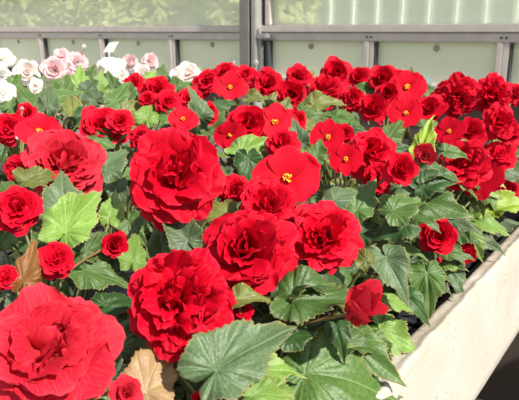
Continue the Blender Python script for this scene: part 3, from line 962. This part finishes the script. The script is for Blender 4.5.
def add_leaf(q, pos, n, t, scale, mat, shape=None):
    """pos = where the blade meets its stalk"""
    root = q['root']
    me = leaf_proto(rng.randrange(10) if shape is None else shape, mat)
    o = bpy.data.objects.new('leaf', me)
    W = Matrix.Translation(pos) @ frame(n, t) @ Matrix.Diagonal((scale * rng.choice((-1, 1)) * rng.uniform(0.74, 1.02), scale, scale * rng.uniform(.8, 1.3), 1))
    link(o, root, W)
    foot = Vector((q['x'], q['y'], RIMZ + 0.01)) + Vector((rng.uniform(-.015, .015), rng.uniform(-.015, .015), 0))
    e = pos - n.normalized() * scale * 0.012
    mid = (foot + e) / 2 + Vector((0, 0, 0.02)) - n.normalized() * 0.02
    mb = MB().tube(bez(foot, mid, e, 7), [0.0026 - 0.0001 * i for i in range(8)], 6)
    mb.build('leaf_stalk', STEM, o, smooth=True)
    return o


seed = 11
for q in built:
    root = thing('begonia_plant', q['label'], 'begonia', (q['x'], q['y'], PZ), 'potted begonias on the bench')
    q['root'] = root
    x, y = q['x'], q['y']
    MB().lathe([(0.002, 0.0), (0.038, 0.0), (0.050, 0.080), (0.0535, 0.080), (0.0535, 0.088), (0.049, 0.088), (0.0475, 0.078), (0.002, 0.078)], (x, y, PZ), 28).build('pot', POT, root, smooth=False)
    MB().lathe([(0.047, 0.0785), (0.035, 0.083), (0.015, 0.085), (0.001, 0.084)], (x, y, PZ), 20).build('soil', SOIL, root, smooth=True)
    top = max(p[0].z for p in q['fl'])
    crown = Vector((x, y, max(RIMZ + 0.05, min(top - 0.07, RIMZ + 0.14))))
    q['crown'] = crown
    for k in range(2):
        a = rng.uniform(0, 2 * PI)
        d = Vector((math.cos(a), math.sin(a), 0)) * 0.012 * (k + 0.3)
        MB().tube(bez(Vector((x, y, RIMZ - 0.012)) + d, Vector((x, y, RIMZ + 0.04)) + d * 2, crown + d, 6), [0.008, .0078, .0075, .007, .0065, .006, .005], 8).build('stem', STEM, root, smooth=True)
    for (p, k, v_, rad, kind, mat, tr_, tu) in q['fl']:
        seed += 1
        n = (-v_ + RIGHT * tr_ + UP * tu).normalized()
        rad = max(rad, 0.008)
        roll = UP if kind == 'S' else (UP + RIGHT * rng.uniform(-1, 1))
        t_ = roll - n * roll.dot(n)
        if t_.length < 0.05:
            t_ = RIGHT
        if kind == 'S':
            t_ = t_ + RIGHT * rng.uniform(-.25, .25)
        deep = {'D': .38, 'C': .42, 'R': .38, 'S': .12, 'H': .65, 'B': .7}[kind]
        sc = rad * {'D': 1.10, 'C': 1.12, 'R': 1.03, 'S': 1.0, 'H': .95, 'B': .95}[kind]
        base = p - n * rad * deep
        W = Matrix.Translation(base) @ frame(n, t_) @ Matrix.Diagonal((rng.uniform(.9, 1.06), rng.uniform(.88, 1.04), rng.uniform(.9, 1.15), 1))
        big = rad / k * FOC * 2
        res = 19 if big > 95 else (15 if big > 60 else (11 if big > 32 else 8))
        V, F, U = flower_mesh(kind, seed, res)
        o = mesh_obj('flower' if kind not in 'B' else 'flower_bud', V * sc, F, mat, root, W, True, U)
        if mat in (WHITE, PINK, BLUSH):
            o['label'] = {'white_petal': 'white', 'pink_petal': 'pink', 'blush_petal': 'pale blush'}[mat.name] + (' flower' if kind not in 'B' else ' flower bud')
        if kind == 'S':
            stamen_mb(seed, rad * 0.13).build('stamens', STAMEN, o, W, smooth=True)
        e = base - n * rad * 0.03
        mid = (crown + e) / 2 - n * rad * 0.9 + Vector((0, 0, 0.015))
        MB().tube(bez(crown, mid, e, 8), 0.0019, 6).build('flower_stalk', STALK, o, smooth=True)


def nearest(p):
    return min(built, key=lambda q: (q['x'] - p.x) ** 2 + (q['y'] - p.y) ** 2)


for (px, py, ln, ang, mat, (fr, fu), dh) in LEAVES:
    p, k, v_ = place(px, py, dh, xlim=KX - 0.005)
    n = (-v_ + RIGHT * fr + UP * fu).normalized()
    d = RIGHT * math.cos(ang * D2R) + UP * math.sin(ang * D2R)
    t_ = (d - v_ * (d.dot(n) / v_.dot(n))).normalized()
    proj = math.sqrt(max(0.12, 1 - t_.dot(v_) ** 2))
    sc = min(ln * k / FOC / 1.42 / max(proj, 0.6), 0.11)
    pos = p - t_ * sc * 0.3
    add_leaf(nearest(p), pos, n, t_, sc, mat)

# foliage between and under the blooms
for q in built:
    top = max(p[0].z for p in q['fl'])
    far = q['y'] > 1.2
    for k in range(15 if far else 17):
        a = 2 * PI * (k * 0.382 + rng.uniform(-.1, .1))
        out = Vector((math.cos(a), math.sin(a), 0))
        r_ = rng.uniform(0.02, 0.115)
        hi = max(RIMZ + 0.05, min(top - (0.055 if q['y'] > 0.6 else 0.085), RIMZ + (0.20 if q['y'] > 0.6 else 0.11)))
        pos = Vector((q['x'], q['y'], 0)) + out * r_
        pos.z = RIMZ + 0.03 + (hi - RIMZ - 0.03) * rng.uniform(0.15, 1.0)
        sc = rng.uniform(0.036, 0.062)
        n = (Vector((0, 0, 1)) + out * rng.uniform(.0, 1.0) + Vector((rng.uniform(-.3, .6), rng.uniform(-.7, .2), 0))).normalized()
        if pos.x + max(0, out.x) * sc > KX + 0.015:
            pos.x = KX + 0.015 - max(0, out.x) * sc
        if pos.y + out.y * sc > BY1 - 0.02:
            continue
        add_leaf(q, pos, n, out + Vector((0, 0, -.1)), sc, rng.choice(['green', 'green', 'grey', 'dark', 'dark', 'olive', 'bright']))

# ---------------------------------------------------------------- plant tags
def tag_thing(px, py, depth, wpx, hpx, label, mat, tilt, tri=False):
    d = ray(px, py)
    p = EYE + d * depth
    s = depth / FOC
    w_, h_ = wpx * s / 2, hpx * s
    t = thing('plant_tag', label, 'plant tag', (p.x, p.y, RIMZ), 'plastic tags stuck in the pots')
    rt = RIGHT
    upv = (Vector((0, 0, 1)) + RIGHT * tilt).normalized()
    bk = rt.cross(upv).normalized() * 0.0012
    if tri:
        out = [p - rt * w_ - upv * h_ * .5, p + rt * w_ - upv * h_ * .5, p + upv * h_ * .5 + rt * w_ * .12, p + upv * h_ * .5 - rt * w_ * .12]
    else:
        out = [p - rt * w_ * .9 - upv * h_ * .5, p + rt * w_ * .6 - upv * h_ * .5, p + rt * w_ + upv * h_ * .5, p - rt * w_ * .35 + upv * h_ * .42]
    v = [q - bk for q in out] + [q + bk for q in out]
    MB().add(v, [(3, 2, 1, 0), (4, 5, 6, 7)] + [(i, (i + 1) % 4, (i + 1) % 4 + 4, i + 4) for i in range(4)]).build('label_plate', mat, t)
    foot = Vector((p.x, p.y, RIMZ + 0.002)) - RIGHT * tilt * 0.02
    a = p - upv * h_ * .5
    sd = rt * 0.003
    v = [foot - sd - bk, foot + sd - bk, a + sd - bk, a - sd - bk, foot - sd + bk, foot + sd + bk, a + sd + bk, a - sd + bk]
    MB().add(v, [(3, 2, 1, 0), (4, 5, 6, 7)] + [(i, (i + 1) % 4, (i + 1) % 4 + 4, i + 4) for i in range(4)]).build('spike', mat, t)


tag_thing(110.5, 47, 2.12, 14, 11, 'white plastic plant tag standing up among the white begonias', TAGM, .35)
tag_thing(428, 82, 1.72, 12, 12, 'pale blue-green triangular plant tag standing behind the red begonias', TAGB, 0.0, True)
